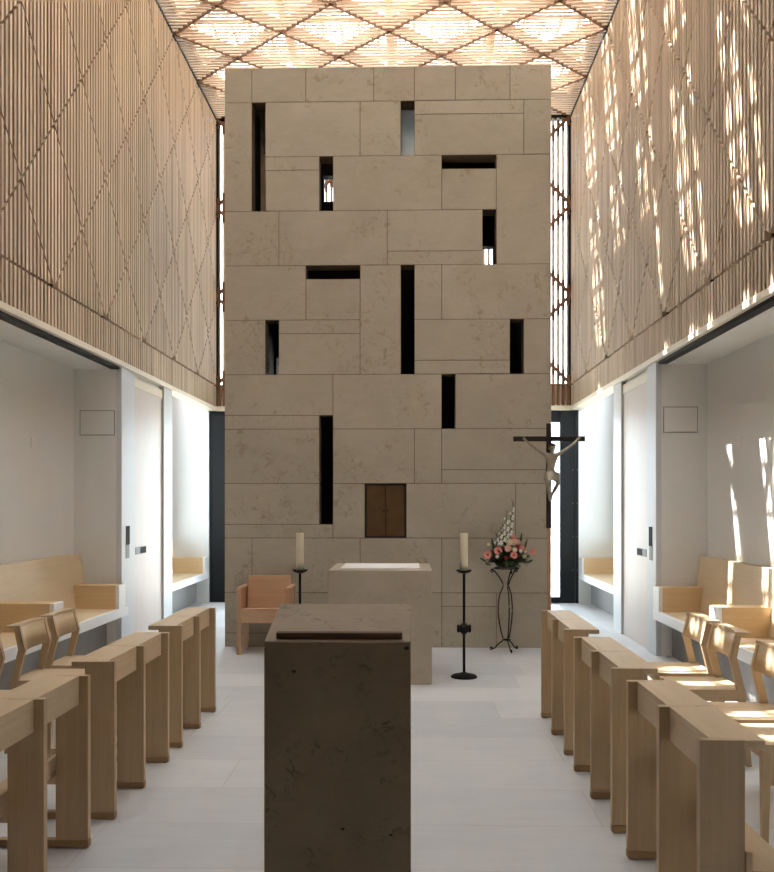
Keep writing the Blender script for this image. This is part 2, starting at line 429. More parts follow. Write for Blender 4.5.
    MB().box(*sorted((-sd * 0.009, -sd * 0.014)), -0.018, 0.018, -0.025, 0.025, 0.001).build('rocker', 'white', b)
    # outer face above the niches so that daylight stays outside
# ------------------------------------------------------------------ back of the room
FX0, FX1 = -3.04, 2.54
r = MB(); r.box(FX0 - 0.02, FX1 + 0.02, YB - 0.10, YB + 0.08, ZS - 0.055, ZS + 0.015)
struct(r.build('trim_3', 'rail'))
f = MB()
f.box(FX0, -2.62, YB - 0.06, YB + 0.04, 0, ZS - 0.055, 0.004)
f.box(-2.98, -2.66, YB - 0.075, YB - 0.05, 0.02, ZS - 0.12, 0.004)
f.box(2.25, 2.47, YB - 0.06, YB + 0.04, 0, ZS - 0.055, 0.004)
f.box(2.475, FX1, YB - 0.075, YB + 0.04, 0, ZS - 0.055, 0.004)
f.box(-2.62, 2.25, YB - 0.06, YB + 0.04, 2.72, ZS - 0.055, 0.004)
f.box(-2.62, 2.25, YB - 0.06, YB + 0.04, 0, 0.09, 0.004)
for xm in (-1.4, -0.2, 1.0): f.box(xm - 0.04, xm + 0.04, YB - 0.06, YB + 0.04, 0.09, 2.72)
wd = struct(f.build('window_1', 'black'))
gp = MB(); gp.box(-2.62, 2.25, YB - 0.015, YB - 0.005, 0.09, 2.72); gp.build('glass_pane', 'glass', wd)
bh = MB()
for z in (0.5, 1.0, 1.5, 2.0, 2.5):
    for xb in (2.44, 2.505): bh.lathe([(0.0, 0.004), (0.008, 0.003), (0.009, 0)], 8, Matrix.Translation((xb, YB - (0.06 if xb < 2.47 else 0.075), z)) @ Matrix.Rotation(PI / 2, 4, 'X'))
bh.build('frame_screws', 'steel', wd)
# upper lattice window
up = MB()
up.box(XL - 0.05, XL + 0.035, YB - 0.07, YB + 0.05, ZS + 0.015, ZC + 0.05); up.box(XR - 0.035, XR + 0.05, YB - 0.07, YB + 0.05, ZS + 0.015, ZC + 0.05)
up.box(XL, XR, YB - 0.03, YB + 0.05, ZC - 0.04, ZC + 0.4)
w2 = struct(up.build('window_2', 'black'))
MB().box(XL + 0.035, XR - 0.035, YB + 0.01, YB + 0.02, ZS + 0.015, ZC - 0.04).build('glass_pane', 'glass', w2)
lt = MB(); st = MB()
k = 0
while True:
    x = XL + (k + 0.5) * HX / 9; k += 1
    if x > XR: break
    lt.box(x - 0.018, x + 0.018, YB - 0.05, YB - 0.02, ZJ, ZC - 0.03)
    tt = (x - XL) / HX
    for w_ in cuts(tt, 0.0, 6.0):
        z = ZJ + w_ * HH
        st.box(x - 0.023, x + 0.023, YB - 0.075, YB - 0.045, max(z - 0.11, ZJ), min(z + 0.11, ZC - 0.04))
    st.box(x - 0.019, x + 0.019, YB - 0.075, YB - 0.045, ZS + 0.015, ZJ)
lt.build('lattice_slats', 'slat', w2)
for nn in range(-8, 14):
    for sg in (-1, 1):
        pts = []
        for j in range(0, 9):
            a, b = 2 * nn + sg * j, 2 * nn + sg * (j + 1)
            if 0 <= a <= 6 and 0 <= b <= 6 and j < 8:
                st.bar((XL + j * HX, YB - 0.085, ZJ + a * HH), (XL + (j + 1) * HX, YB - 0.085, ZJ + b * HH), 0.02, 0.045, (0, 0, 1))
st.box(XL, XR, YB - 0.09, YB - 0.05, ZJ - 0.012, ZJ + 0.012)
st.build('diagonal_battens', 'brown', w2)
MB().box(XL, XR, YB - 0.02, YB, ZS + 0.015, ZJ).build('lower_panel', 'rail', w2)

# ------------------------------------------------------------------ the stone altar wall, coursed ashlar with slots
U = 3.40 / 24; V = 5.69 / 40
SX0, SY, SZ0 = -1.94, 9.37, 5.69
def sx(u): return SX0 + u * U
def sz(v): return SZ0 - v * V
blocks = [(0, 2, -2.5, 0), (2, 6, -2.5, 0), (6, 11, -2.5, 0), (11, 14, -2.5, 0), (14, 17, -2.5, 0), (17, 21, -2.5, 0), (21, 24, -2.5, 0),
 (0, 2, 0, 8), (3, 10, 0, 4), (10, 13, 0, 4), (14, 22, 0, 1), (14, 22, 1, 4), (22, 24, 0, 4),
 (3, 7, 4, 5), (3, 7, 5, 8), (8, 16, 4, 8), (16, 20, 5, 8), (20, 24, 4, 12),
 (0, 4, 8, 12), (4, 12, 8, 12), (12, 19, 8, 11), (12, 19, 11, 12),
 (0, 6, 12, 16), (6, 10, 13, 16), (10, 13, 12, 20), (14, 16, 12, 16), (16, 24, 12, 16),
 (0, 3, 16, 20), (4, 10, 16, 17), (4, 10, 17, 20), (14, 21, 16, 19), (14, 21, 19, 20), (22, 24, 16, 20),
 (0, 8, 20, 23), (0, 7, 23, 24), (8, 16, 20, 24), (17, 24, 20, 24),
 (0, 7, 24, 28), (8, 14, 24, 28), (14, 16, 24, 28), (16, 24, 24, 27), (16, 24, 27, 28),
 (0, 7, 28, 31), (0, 8, 31, 32), (8, 10.35, 28, 32), (13.4, 21.4, 28, 32), (21.4, 24, 28, 32),
 (0, 2, 32, 36), (2, 10, 32, 36), (10, 16, 32, 36), (16, 24, 32, 36),
 (0, 8, 36, 39), (0, 8, 39, 40), (8, 16, 36, 40), (16, 20, 36, 37), (16, 20, 37, 40), (20, 24, 36, 40)]
slots = [(2, 3, 0, 8), (13, 14, 0, 4), (7, 8, 4, 8), (16, 20, 4, 5), (19, 20, 8, 12), (6, 10, 12, 13), (13, 14, 12, 20), (3, 4, 16, 20), (21, 22, 16, 20), (16, 17, 20, 24), (7, 8, 23, 28), (7, 8, 28, 31)]
TAB = (10.35, 13.4, 28, 32)
sb = MB(); JG = 0.0032
for (a, b, c, d) in blocks:
    sb.box(sx(a) + (JG if a > 0 else 0), sx(b) - (JG if b < 24 else 0), SY, SY + 0.16, sz(d) + (JG if d < 40 else 0), sz(c) - (JG if c > -2.5 else 0), 0.0015)
sw = struct(sb.build('wall_altar', 'stone'))
# core behind the facing: everything except the openings
xs = sorted({q for s_ in slots + [TAB] for q in s_[:2]} | {0, 24}); vs = sorted({q for s_ in slots + [TAB] for q in s_[2:]} | {-2.5, 40})
core = MB()
def solid(a, b, c, d):
    return not any(s_[0] <= a and b <= s_[1] and s_[2] <= c and d <= s_[3] for s_ in slots + [TAB])
for c, d in zip(vs, vs[1:]):
    run = None
    for a, b in list(zip(xs, xs[1:])) + [(None, None)]:
        if a is not None and solid(a, b, c, d): run = (run[0] if run else a, b)
        elif run: core.box(sx(run[0]) + (0.004 if run[0] == 0 else 0), sx(run[1]) - (0.004 if run[1] == 24 else 0), SY + 0.006, SY + 0.22, sz(d), sz(c) - (0.004 if c == -2.5 else 0)); run = None
core.build('bedding_core', 'joint', sw)
# returns, rear wall and roof of the hollow stone block
SYB = 11.55
bx = MB()
bx.box(sx(0), sx(0) + 0.2, SY + 0.16, 10.36, 0, sz(-2.5)); bx.box(sx(0), sx(0) + 0.2, 10.85, SYB, 0, sz(-2.5)); bx.box(sx(0), sx(0) + 0.2, 10.36, 10.85, 0, 4.5); bx.box(sx(0), sx(0) + 0.2, 10.36, 10.85, 5.72, sz(-2.5)); bx.box(sx(24) - 0.2, sx(24), SY + 0.16, SYB, 0, sz(-2.5)); bx.box(sx(0) + 0.2, sx(24) - 0.2, SY + 0.22, SYB, sz(-2.5) - 0.15, sz(-2.5))
bx.build('side_returns', 'altarstone', sw)
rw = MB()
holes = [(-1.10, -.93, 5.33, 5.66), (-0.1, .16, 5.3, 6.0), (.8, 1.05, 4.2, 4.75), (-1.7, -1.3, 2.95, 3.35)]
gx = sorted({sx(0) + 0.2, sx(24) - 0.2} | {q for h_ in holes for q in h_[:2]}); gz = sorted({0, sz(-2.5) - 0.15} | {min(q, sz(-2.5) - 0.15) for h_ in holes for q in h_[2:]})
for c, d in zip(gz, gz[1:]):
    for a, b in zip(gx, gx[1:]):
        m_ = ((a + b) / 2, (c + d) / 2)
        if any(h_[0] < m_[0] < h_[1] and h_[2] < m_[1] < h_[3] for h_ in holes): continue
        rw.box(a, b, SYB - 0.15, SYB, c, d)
rw.build('rear_wall', 'dark', sw)  # dark colour carries the shade inside the hollow block
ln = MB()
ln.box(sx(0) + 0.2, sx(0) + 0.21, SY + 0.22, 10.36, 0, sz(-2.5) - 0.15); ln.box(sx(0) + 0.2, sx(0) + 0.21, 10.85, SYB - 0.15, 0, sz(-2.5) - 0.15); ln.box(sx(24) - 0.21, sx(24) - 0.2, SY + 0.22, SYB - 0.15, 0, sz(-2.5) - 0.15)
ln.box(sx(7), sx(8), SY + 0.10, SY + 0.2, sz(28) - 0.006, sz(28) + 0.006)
ln.build('shade_lining', 'dark', sw)  # dark sheets put the slots' inner shade into colour; includes the slot divider

# tabernacle
tx0, tx1, tz0, tz1 = sx(10.35), sx(13.4), sz(32), sz(28)
tb = thing('tabernacle', 'bronze tabernacle with two doors set in the stone altar wall', 'tabernacle', ((tx0 + tx1) / 2, SY, tz0))
hw, hh = (tx1 - tx0) / 2, tz1 - tz0
fr = MB(); fr.box(-hw + 0.002, -hw + 0.014, 0.0, 0.15, 0.004, hh - 0.004); fr.box(hw - 0.014, hw - 0.002, 0.0, 0.15, 0.004, hh - 0.004); fr.box(-hw + 0.014, hw - 0.014, 0.0, 0.15, 0.004, 0.016); fr.box(-hw + 0.014, hw - 0.014, 0.0, 0.15, hh - 0.016, hh - 0.004); fr.box(-hw + 0.014, hw - 0.014, 0.12, 0.15, 0.016, hh - 0.016)
fr.build('frame', 'dark', tb)
for s_ in (-1, 1):
    d_ = MB().box(*sorted((s_ * 0.003, s_ * (hw - 0.018))), 0.012, 0.035, 0.02, hh - 0.02, 0.002).build('door', 'bronze', tb)
    MB().lathe([(0, 0.012), (0.007, 0.011), (0.009, 0.006), (0.005, 0)], 10, Matrix.Translation((s_ * 0.02, 0.012, hh * 0.5)) @ Matrix.Rotation(PI / 2, 4, 'X')).build('key_knob', 'dark', d_)

# ------------------------------------------------------------------ altar, cloth, lectern
al = thing('altar', 'square limestone block altar in front of the stone wall', 'altar', (-0.2515, 7.455, 0))
MB().box(-0.4315, 0.4315, 0, 0.87, 0, 0.945, 0.005).build('altar_block', 'altarstone', al)
cc = thing('altar_cloth', 'white linen cloth laid flat on the altar', 'cloth', (-0.255, 7.90, 0.945))
t = bmesh.new(); bmesh.ops.create_grid(t, x_segments=24, y_segments=20, size=1)
for v in t.verts: v.co = Vector((v.co.x * 0.335, v.co.y * 0.31, 0.003 + 0.0012 * math.sin(v.co.x * 9) * math.sin(v.co.y * 7)))
e = bmesh.ops.extrude_face_region(t, geom=list(t.faces)); 
for v in [q for q in e['geom'] if isinstance(q, bmesh.types.BMVert)]: v.co.z += 0.004
m_ = MB(); m_.add(t); m_.build('linen', 'linen', cc)
hm = MB()
for a in (-1, 1): hm.box(*sorted((a * 0.315, a * 0.333)), -0.308, 0.308, 0.0065, 0.0095); hm.box(-0.315, 0.315, *sorted((a * 0.29, a * 0.308)), 0.0065, 0.0095)
hm.build('hem', 'linen', cc)

lc = thing('lectern', 'brown limestone block lectern with sloping top in the aisle', 'lectern', (-0.26, 3.2, 0))
MB().prism([(0, 0), (0.40, 0), (0.40, 1.098), (0, 1.007)], 'x', -0.262, 0.262, 0.003).build('block', 'shaded_stone', lc)
sl_ = math.atan2(0.091, 0.40)
lm = Matrix.Translation((0, 0.012, 1.007 + 0.012 * 0.2275)) @ Matrix.Rotation(sl_, 4, 'X')
MB().box(-0.222, 0.232, 0.012, 0.030, 0.0, 0.024, 0.002, mat=lm).build('book_ledge', 'ledge', lc)
for (px, pz, rr) in ((0.247, 0.985, 0.006), (-0.155, 0.90, 0.005), (0.02, 0.34, 0.004), (0.19, 0.32, 0.004)):
    MB().lathe([(0, 0.0014), (rr, 0.001), (rr * 1.1, 0)], 8, Matrix.Translation((px, 0.0003, pz)) @ Matrix.Rotation(PI / 2, 4, 'X') @ Matrix.Scale(1.5, 4, (1, 0, 0))).build('stone_pit', 'dark', lc)

# ------------------------------------------------------------------ candlesticks and candles
def candlestick(x, y, lab):
    o = thing('candlestick', lab, 'candlestick', (x, y, 0), group='black iron candlesticks')
    MB().lathe([(0.0, 0.0), (0.112, 0.0), (0.115, 0.008), (0.10, 0.022), (0.05, 0.034), (0.016, 0.045), (0.0, 0.045)], 40).build('base', 'iron', o)
    MB().lathe([(0.0, 0.04), (0.0115, 0.04), (0.0115, 0.90), (0.0, 0.90)], 16).build('shaft', 'iron', o)
    kn = MB(); kn.lathe([(0.012, 0.37), (0.02, 0.372), (0.022, 0.38), (0.03, 0.385), (0.046, 0.40), (0.052, 0.42), (0.046, 0.44), (0.03, 0.455), (0.022, 0.46), (0.02, 0.468), (0.012, 0.47)], 24)
    for a in (-1, 1): kn.lathe([(0.0, 0.0), (0.030, 0.0), (0.036, 0.012), (0.030, 0.024), (0, 0.026)], 20, Matrix.Translation((a * 0.036, 0, 0.42)) @ Matrix.Rotation(a * PI / 2, 4, 'Y'))
    kn.build('knob', 'iron', o)
    MB().lathe([(0.0, 0.893), (0.02, 0.895), (0.05, 0.905), (0.066, 0.92), (0.068, 0.926), (0.062, 0.924), (0.045, 0.914), (0.0, 0.912)], 32).build('drip_pan', 'iron', o)
    return o
def candle(x, y, lab):
    o = thing('candle', lab, 'candle', (x, y, 0.9125), group='altar candles')
    MB().lathe([(0.0, 0.0), (0.034, 0.0), (0.034, 0.325), (0.031, 0.332), (0.022, 0.328), (0.0, 0.326)], 28).build('wax_body', 'wax', o)
    MB().lathe([(0.0, 0.324), (0.0022, 0.324), (0.0018, 0.342), (0, 0.344)], 8).build('wick', 'wick', o)
candlestick(0.463, 7.773, 'black iron candlestick standing on the floor between altar and flower stand')
candlestick(-0.955, 7.773, 'black iron candlestick beside the altar, partly hidden behind the lectern')
candle(0.463, 7.773, 'tall cream candle on the candlestick nearer the flowers')
candle(-0.955, 7.773, 'tall cream candle on the candlestick nearer the armchair')

# ------------------------------------------------------------------ presider's armchair
ac = thing('armchair', 'light oak armchair standing against the stone wall', 'chair', (-1.45, 8.858, 0))
aw = 0.265
for s_ in (-1, 1):
    MB().prism([(s_ * (aw - 0.042), 0.0), (s_ * aw, 0.0), (s_ * aw, 0.645), (s_ * (aw - 0.042), 0.645)], 'y', 0.0, 0.042, 0.003).build('leg', 'oak_z', ac)
    MB().prism([(0.375, 0.0), (0.41, 0.0), (0.425, 0.645), (0.385, 0.645)], 'x', *sorted((s_ * (aw - 0.042), s_ * aw)), 0.003).build('leg', 'oak_z', ac)
    MB().box(*sorted((s_ * (aw - 0.046), s_ * (aw + 0.002))), -0.004, 0.425, 0.645, 0.668, 0.004).build('armrest', 'oak', ac)
    MB().box(*sorted((s_ * (aw - 0.030), s_ * (aw - 0.012))), 0.042, 0.385, 0.34, 0.645, 0.002).build('side_panel', 'oak_z', ac)
MB().prism([(0.004, 0.436), (0.39, 0.405), (0.39, 0.425), (0.004, 0.458)], 'x', -aw + 0.044, aw - 0.044, 0.003).build('seat', 'oak', ac)
MB().box(-aw + 0.042, aw - 0.042, 0.006, 0.03, 0.315, 0.436, 0.003).build('seat_rail', 'oak', ac)
MB().box(-aw + 0.042, aw - 0.042, 0.385, 0.405, 0.30, 0.40, 0.003).build('seat_rail', 'oak', ac)
MB().prism([(0.325, 0.43), (0.35, 0.43), (0.40, 0.755), (0.375, 0.758)], 'x', -aw + 0.047, aw - 0.047, 0.004).build('backrest', 'oak', ac)

# ------------------------------------------------------------------ flower stand and arrangement
fs = thing('flower_stand', 'black wrought iron flower stand with three bowed legs', 'plant stand', (0.975, 9.15, 0))
def spiral(c, r0, turns, ang, dirv, n=14):
    out = []
    for i in range(n):
        f_ = i / (n - 1); a = ang + f_ * turns * 2 * PI; r = r0 * (1 - 0.6 * f_)
        out.append(Vector(c) + dirv * (math.cos(a) * r) + Vector((0, 0, 1)) * (math.sin(a) * r))
    return out
for a_ in (math.radians(-78), math.radians(42), math.radians(162)):
    d_ = Vector((math.cos(a_), math.sin(a_), 0))
    prof = [(0.165, 0.035), (0.13, 0.022), (0.08, 0.075), (0.035, 0.118), (0.055, 0.19), (0.08, 0.33), (0.086, 0.45), (0.07, 0.57), (0.035, 0.66), (0.055, 0.72), (0.115, 0.80), (0.15, 0.835)]
    pts = []
    for i in range(len(prof) - 1):
        for q in range(4):
            p0, p1, p2, p3 = prof[max(i - 1, 0)], prof[i], prof[i + 1], prof[min(i + 2, len(prof) - 1)]; u = q / 4
            c_ = [0.5 * (2 * p1[k] + (p2[k] - p0[k]) * u + (2 * p0[k] - 5 * p1[k] + 4 * p2[k] - p3[k]) * u * u + (3 * p1[k] - p0[k] - 3 * p2[k] + p3[k]) * u ** 3) for k in (0, 1)]
            pts.append(d_ * c_[0] + Vector((0, 0, c_[1])))
    lg = MB(); lg.tube(pts, 0.0065, 8)
    lg.tube(spiral(d_ * 0.160 + Vector((0, 0, 0.022)), 0.016, 1.2, PI / 2, d_), 0.006, 8)
    lg.tube(spiral(d_ * 0.152 + Vector((0, 0, 0.815)), 0.02, 1.2, PI / 2, d_), 0.006, 8)
    lg.build('leg', 'iron', fs)
for nm_, rr, z_ in (('top_ring', 0.125, 0.843), ('lower_ring', 0.036, 0.118)):
    MB().tube([(rr * math.cos(2 * PI * i / 28), rr * math.sin(2 * PI * i / 28), z_) for i in range(28)], 0.006, 8, True).build(nm_, 'iron', fs)

fa = thing('flower_arrangement', 'pink and white flower arrangement on the black iron stand', 'flowers', (0.975, 9.13, 0.851))
MB().lathe([(0, 0.0), (0.08, 0.0), (0.115, 0.03), (0.13, 0.06), (0.12, 0.06), (0.10, 0.04), (0, 0.035)], 24).build('bowl', 'bowl', fa)
def fpos(cx, cy):     # sketch units -> metres on the arrangement's front
    return ((cx - 322) * 0.000931, (775 - cy) * 0.000931)
def petal(bm, base, out, up, L, W, curl):
    out, up = out.normalized(), up.normalized(); side = out.cross(up)
    rows = []
    for i, (f_, w_) in enumerate(((0, 0.35), (0.4, 0.9), (0.75, 1.0), (1.0, 0.35))):
        c = Vector(base) + out * (L * f_) + up * (curl * L * f_ * f_)
        rows.append([bm.verts.new(c - side * W * w_ / 2), bm.verts.new(c + up * (0.12 * W)), bm.verts.new(c + side * W * w_ / 2)])
    for a, b in zip(rows, rows[1:]):
        for j in (0, 1):
            f2 = bm.faces.new((a[j], a[j + 1], b[j + 1], b[j])); f2.smooth = True
def gerbera(name, p, r, mat, facing, layers=2, n=16, heart=True):
    bm = MB(); t = bmesh.new(); fz = Vector(facing).normalized(); a = fz.cross(Vector((0, 0, 1))).normalized(); b = a.cross(fz)
    for Ly in range(layers):
        for i in range(n):
            an = 2 * PI * (i + 0.5 * Ly) / n; o_ = a * math.cos(an) + b * math.sin(an)
            petal(t, Vector(p) + fz * 0.006 * Ly + o_ * r * 0.12, o_, fz, r * (1 - 0.25 * Ly), r * 0.36, 0.25 + 0.3 * Ly)
    bm.add(t); o = bm.build(name, mat, fa)
    rot = Vector((0, 0, 1)).rotation_difference(fz).to_matrix().to_4x4()
    if heart: MB().lathe([(0, 0.013), (r * 0.18, 0.012), (r * 0.27, 0.008), (r * 0.27, 0.002), (0, 0.0)], 12, Matrix.Translation(p) @ rot).build('flower_heart', 'heart', o)
    else: MB().lathe([(0, 0.02), (r * 0.2, 0.018), (r * 0.34, 0.008), (r * 0.3, 0.0), (0, 0)], 12, Matrix.Translation(p) @ rot).build('flower_heart', mat, o)
for (cx, cy, r, mt, dy, ht) in ((115, 635, .042, 'petal_pink', -.06, True), (220, 588, .042, 'petal_pink', -.10, True), (380, 635, .036, 'petal_pink', -.14, True), (595, 605, .036, 'petal_pink', -.02, False),
        (320, 565, .036, 'petal_pale', -.13, False), (400, 500, .036, 'petal_pale', -.06, False), (395, 452, .026, 'petal_pink', .0, False), (470, 560, .032, 'petal_pink', -.10, False), (425, 545, .024, 'heart', -.10, False),
        (300, 662, .02, 'heart', -.15, False), (440, 500, .026, 'petal_pale', -.05, False)):
    x_, z_ = fpos(cx, cy); gerbera('pink_gerbera' if ht else 'pink_carnation', (x_, dy, z_), r, mt, (x_ * 2, -1, 0.25), 2 if ht else 3, 15 if ht else 11, ht)
for (cx, cy, r, mt, dy) in ((345, 500, .036, 'petal_cream', -.08), (390, 578, .028, 'petal_cream', -.12), (125, 525, .018, 'petal_cream', -.02), (205, 650, .019, 'petal_white', -.14), (452, 590, .018, 'petal_white', -.13), (248, 515, .024, 'petal_white', -.07), (500, 652, .024, 'petal_cream', -.08), (515, 600, .02, 'petal_cream', -.05)):
    x_, z_ = fpos(cx, cy); gerbera('cream_rose', (x_, dy, z_), r, mt, (x_ * 2, -1, 0.4), 3, 8, False)
for (bx_, by_, tx_, ty_, dens) in ((345, 520, 388, 75, 9), (325, 520, 315, 200, 7), (290, 540, 280, 310, 5), (235, 560, 262, 375, 4), (215, 580, 210, 440, 3)):
    x0_, z0_ = fpos(bx_, by_); x1_, z1_ = fpos(tx_, ty_)
    pts = [Vector((x0_ + (x1_ - x0_) * f_ + 0.008 * math.sin(f_ * 3), 0.0 - 0.02 * f_, z0_ + (z1_ - z0_) * f_)) for f_ in [i / 8 for i in range(9)]]
    s_ = MB(); s_.tube(pts, [0.0045 - 0.0003 * i for i in range(9)], 6)
    t = bmesh.new()
    for i in range(dens + 4):
        f_ = 0.1 + 0.9 * i / (dens + 3); c = pts[0].lerp(pts[-1], f_); an = i * 2.4
        petal(t, c, Vector((math.cos(an) * 0.5, math.sin(an) * 0.5, 1)), Vector((math.cos(an), math.sin(an), 0)), 0.045, 0.013, 0.1)
    s_.add(t); so = s_.build('flower_spire', 'stem', fa)
    t = bmesh.new(); bl = MB()
    for i in range(dens + 2):
        f_ = 0.22 + 0.70 * i / (dens + 2); c = pts[0].lerp(pts[-1], f_); an = i * 2.1 - 1.2
        o_ = Vector((math.cos(an), -abs(math.sin(an)) - 0.2, 0.3)).normalized()
        for k in range(5):
            aa = 2 * PI * k / 5; q = o_.orthogonal().normalized(); q2 = o_.cross(q)
            petal(t, c + o_ * 0.01, q * math.cos(aa) + q2 * math.sin(aa) + o_ * 0.6, o_, 0.024 - 0.008 * f_, 0.014, 0.4)
    bl.add(t); bl.build('white_blossoms', 'petal_white', so)
t = bmesh.new()
rnd = random.Random(5)
for i in range(330):
    an = rnd.uniform(0, 2 * PI); rr = rnd.uniform(0.03, 0.2); el = rnd.uniform(-0.3, 0.9)
    d_ = Vector((math.cos(an), math.sin(an) * 0.55, el))
    base = Vector((math.cos(an) * rr * 0.7, math.sin(an) * rr * 0.4 - 0.01, 0.06 + rnd.uniform(0, 0.17) * (1 - rr / 0.26)))
    petal(t, base, d_, Vector((0, 0, 1)).cross(d_).cross(d_) * -1, rnd.uniform(0.07, 0.12), rnd.uniform(0.025, 0.045), rnd.uniform(-0.4, 0.1))
for (cx, cy) in ((480, 400), (540, 465), (155, 455), (30, 670), (600, 690), (90, 730), (560, 640)):
    x_, z_ = fpos(cx, cy); b0 = Vector((x_ * 0.75, -0.02, min(0.12, z_ * 0.6)))
    petal(t, b0, Vector((x_, -0.03, z_)) - b0, Vector((0, -1, 0)), (Vector((x_, -0.03, z_)) - b0).length, 0.022, 0.05)
fo = MB(); fo.add(t); fo.build('foliage', 'leaf', fa)

# ------------------------------------------------------------------ processional crucifix
cx_ = thing('crucifix', 'tall processional crucifix with bronze figure beside the stone wall', 'crucifix', (1.319, 8.6, 0))
MB().box(-0.024, 0.024, 0, 0.024, 1.262, 2.261, 0.002).build('cross_upright', 'crosswood', cx_)
MB().box(-0.337, 0.341, -0.002, 0.020, 2.09, 2.137, 0.002).build('cross_beam', 'crosswood', cx_)
MB().lathe([(0, 0.02), (0.016, 0.02), (0.016, 1.262), (0, 1.262)], 16, Matrix.Translation((0, 0.012, 0))).build('pole', 'pole', cx_)
MB().lathe([(0, 0.0), (0.072, 0.0), (0.072, 0.02), (0.045, 0.035), (0.028, 0.08), (0, 0.08)], 32, Matrix.Translation((0, 0.012, 0))).build('base', 'iron', cx_)
def skin_figure(name, verts, edges, mat, parent, root=0):
    me = bpy.data.meshes.new(name); me.from_pydata([v[:3] for v in verts], edges, []); me.materials.append(M[mat])
    o = bpy.data.objects.new(name, me); COL.objects.link(o); o.parent = parent
    mo = o.modifiers.new('skin', 'SKIN'); mo.use_smooth_shade = True
    for i, v in enumerate(verts):
        sv = me.skin_vertices[0].data[i]; sv.radius = (v[3], v[4] if len(v) > 4 else v[3]); sv.use_root = (i == root)
    s2 = o.modifiers.new('sub', 'SUBSURF'); s2.levels = 2; s2.render_levels = 2
    return o
B = -0.03
body = [(0.012, B, 1.775, .045, .034), (0.014, B - .004, 1.82, .036, .028), (0.018, B - .012, 1.875, .046, .034), (0.020, B - .014, 1.925, .048, .034), (0.020, B - .016, 1.965, .020), (0.022, B - .034, 1.992, .020),
 (0.024, B - .046, 2.020, .031, .034), (0.022, B - .042, 2.052, .026, .03),
 (-.030, B - .008, 1.958, .022), (-.085, B - .006, 1.992, .017), (-.125, B - .004, 2.018, .0155), (-.185, B, 2.06, .013), (-.228, B + .006, 2.104, .009),
 (.070, B - .008, 1.960, .022), (.125, B - .006, 1.992, .017), (.165, B - .004, 2.018, .0155), (.225, B, 2.062, .013), (.268, B + .006, 2.108, .009),
 (-.012, B - .006, 1.752, .034), (-.020, B - .055, 1.715, .028), (-.030, B - .075, 1.69, .024), (-.012, B - .045, 1.63, .0195), (-.004, B - .02, 1.572, .014), (-.001, B - .022, 1.535, .012), (0.002, B - .05, 1.515, .009),
 (.040, B - .006, 1.752, .034), (.056, B - .058, 1.722, .028), (.074, B - .078, 1.70, .023), (.046, B - .05, 1.635, .021), (.016, B - .03, 1.578, .014), (.010, B - .034, 1.54, .012), (.008, B - .062, 1.52, .009)]
ed = [(0, 1), (1, 2), (2, 3), (3, 4), (4, 5), (5, 6), (6, 7), (3, 8), (8, 9), (9, 10), (10, 11), (11, 12), (3, 13), (13, 14), (14, 15), (15, 16), (16, 17),
 (0, 18), (18, 19), (19, 20), (20, 21), (21, 22), (22, 23), (23, 24), (0, 25), (25, 26), (26, 27), (27, 28), (28, 29), (29, 30), (30, 31)]
# fingers, thumb
for hi, sg in ((12, -1), (17, 1)):
    hx, hy, hz = body[hi][:3]
    for j, (fx, fz_, L) in enumerate(((1.0, 0.1, .022), (0.85, 0.55, .026), (0.6, 0.85, .026), (0.25, 1.0, .022), (0.7, -0.6, .016))):
        body.append((hx + sg * fx * L * .9, hy - 0.004 - 0.002 * j, hz + fz_ * L * .9, .0036)); ed.append((hi, len(body) - 1))
        body.append((hx + sg * fx * L * 1.35, hy - 0.012, hz + fz_ * L * 1.2, .0028)); ed.append((len(body) - 2, len(body) - 1))
cf = skin_figure('corpus_figure', body, ed, 'corpus', cx_)
# loincloth, hair
t = bmesh.new(); ring = []
for j, (z_, rx, ry) in enumerate(((1.80, .050, .042), (1.775, .058, .052), (1.748, .066, .064), (1.728, .064, .078), (1.716, .056, .082))):
    ring.append([t.verts.new((0.014 + (rx + 0.004 * math.sin(9 * a)) * math.cos(a), B - 0.008 - 0.008 * j + ry * math.sin(a) * 0.8, z_ + 0.006 * math.sin(3 * a + j))) for a in [2 * PI * i / 28 for i in range(28)]])
for a, b in zip(ring, ring[1:]):
    for i in range(28): t.faces.new((a[i], a[(i + 1) % 28], b[(i + 1) % 28], b[i])).smooth = True
m_ = MB(); m_.add(t); m_.prism([(0.066, 1.80), (0.090, 1.785), (0.098, 1.71), (0.082, 1.69), (0.070, 1.73)], 'y', B - 0.03, B + 0.0, 0.005); m_.prism([(-0.038, 1.795), (-0.052, 1.78), (-0.062, 1.70), (-0.046, 1.71)], 'y', B - 0.03, B + 0.0, 0.004); m_.build('loincloth', 'corpus', cf)
t = bmesh.new(); bmesh.ops.create_uvsphere(t, u_segments=16, v_segments=10, radius=1)
for v in t.verts: v.co = Vector((0.023 + v.co.x * 0.033 * (1 + 0.06 * math.sin(v.co.z * 14)), B - 0.026 + v.co.y * 0.034, 2.036 + v.co.z * 0.036))
for f_ in t.faces: f_.smooth = True
m_ = MB(); m_.add(t); m_.tube([(0.023 + 0.036 * math.cos(a), B - 0.034 + 0.040 * math.sin(a), 2.046 + 0.004 * math.sin(5 * a)) for a in [2 * PI * i / 20 for i in range(20)]], 0.005, 6, True)
m_.build('hair', 'crosswood', cf)
MB().lathe([(0, 0.006), (0.004, 0.003), (0.006, -0.012), (0, -0.014)], 8, Matrix.Translation((0.024, B - 0.082, 2.018))).build('nose', 'corpus', cf)
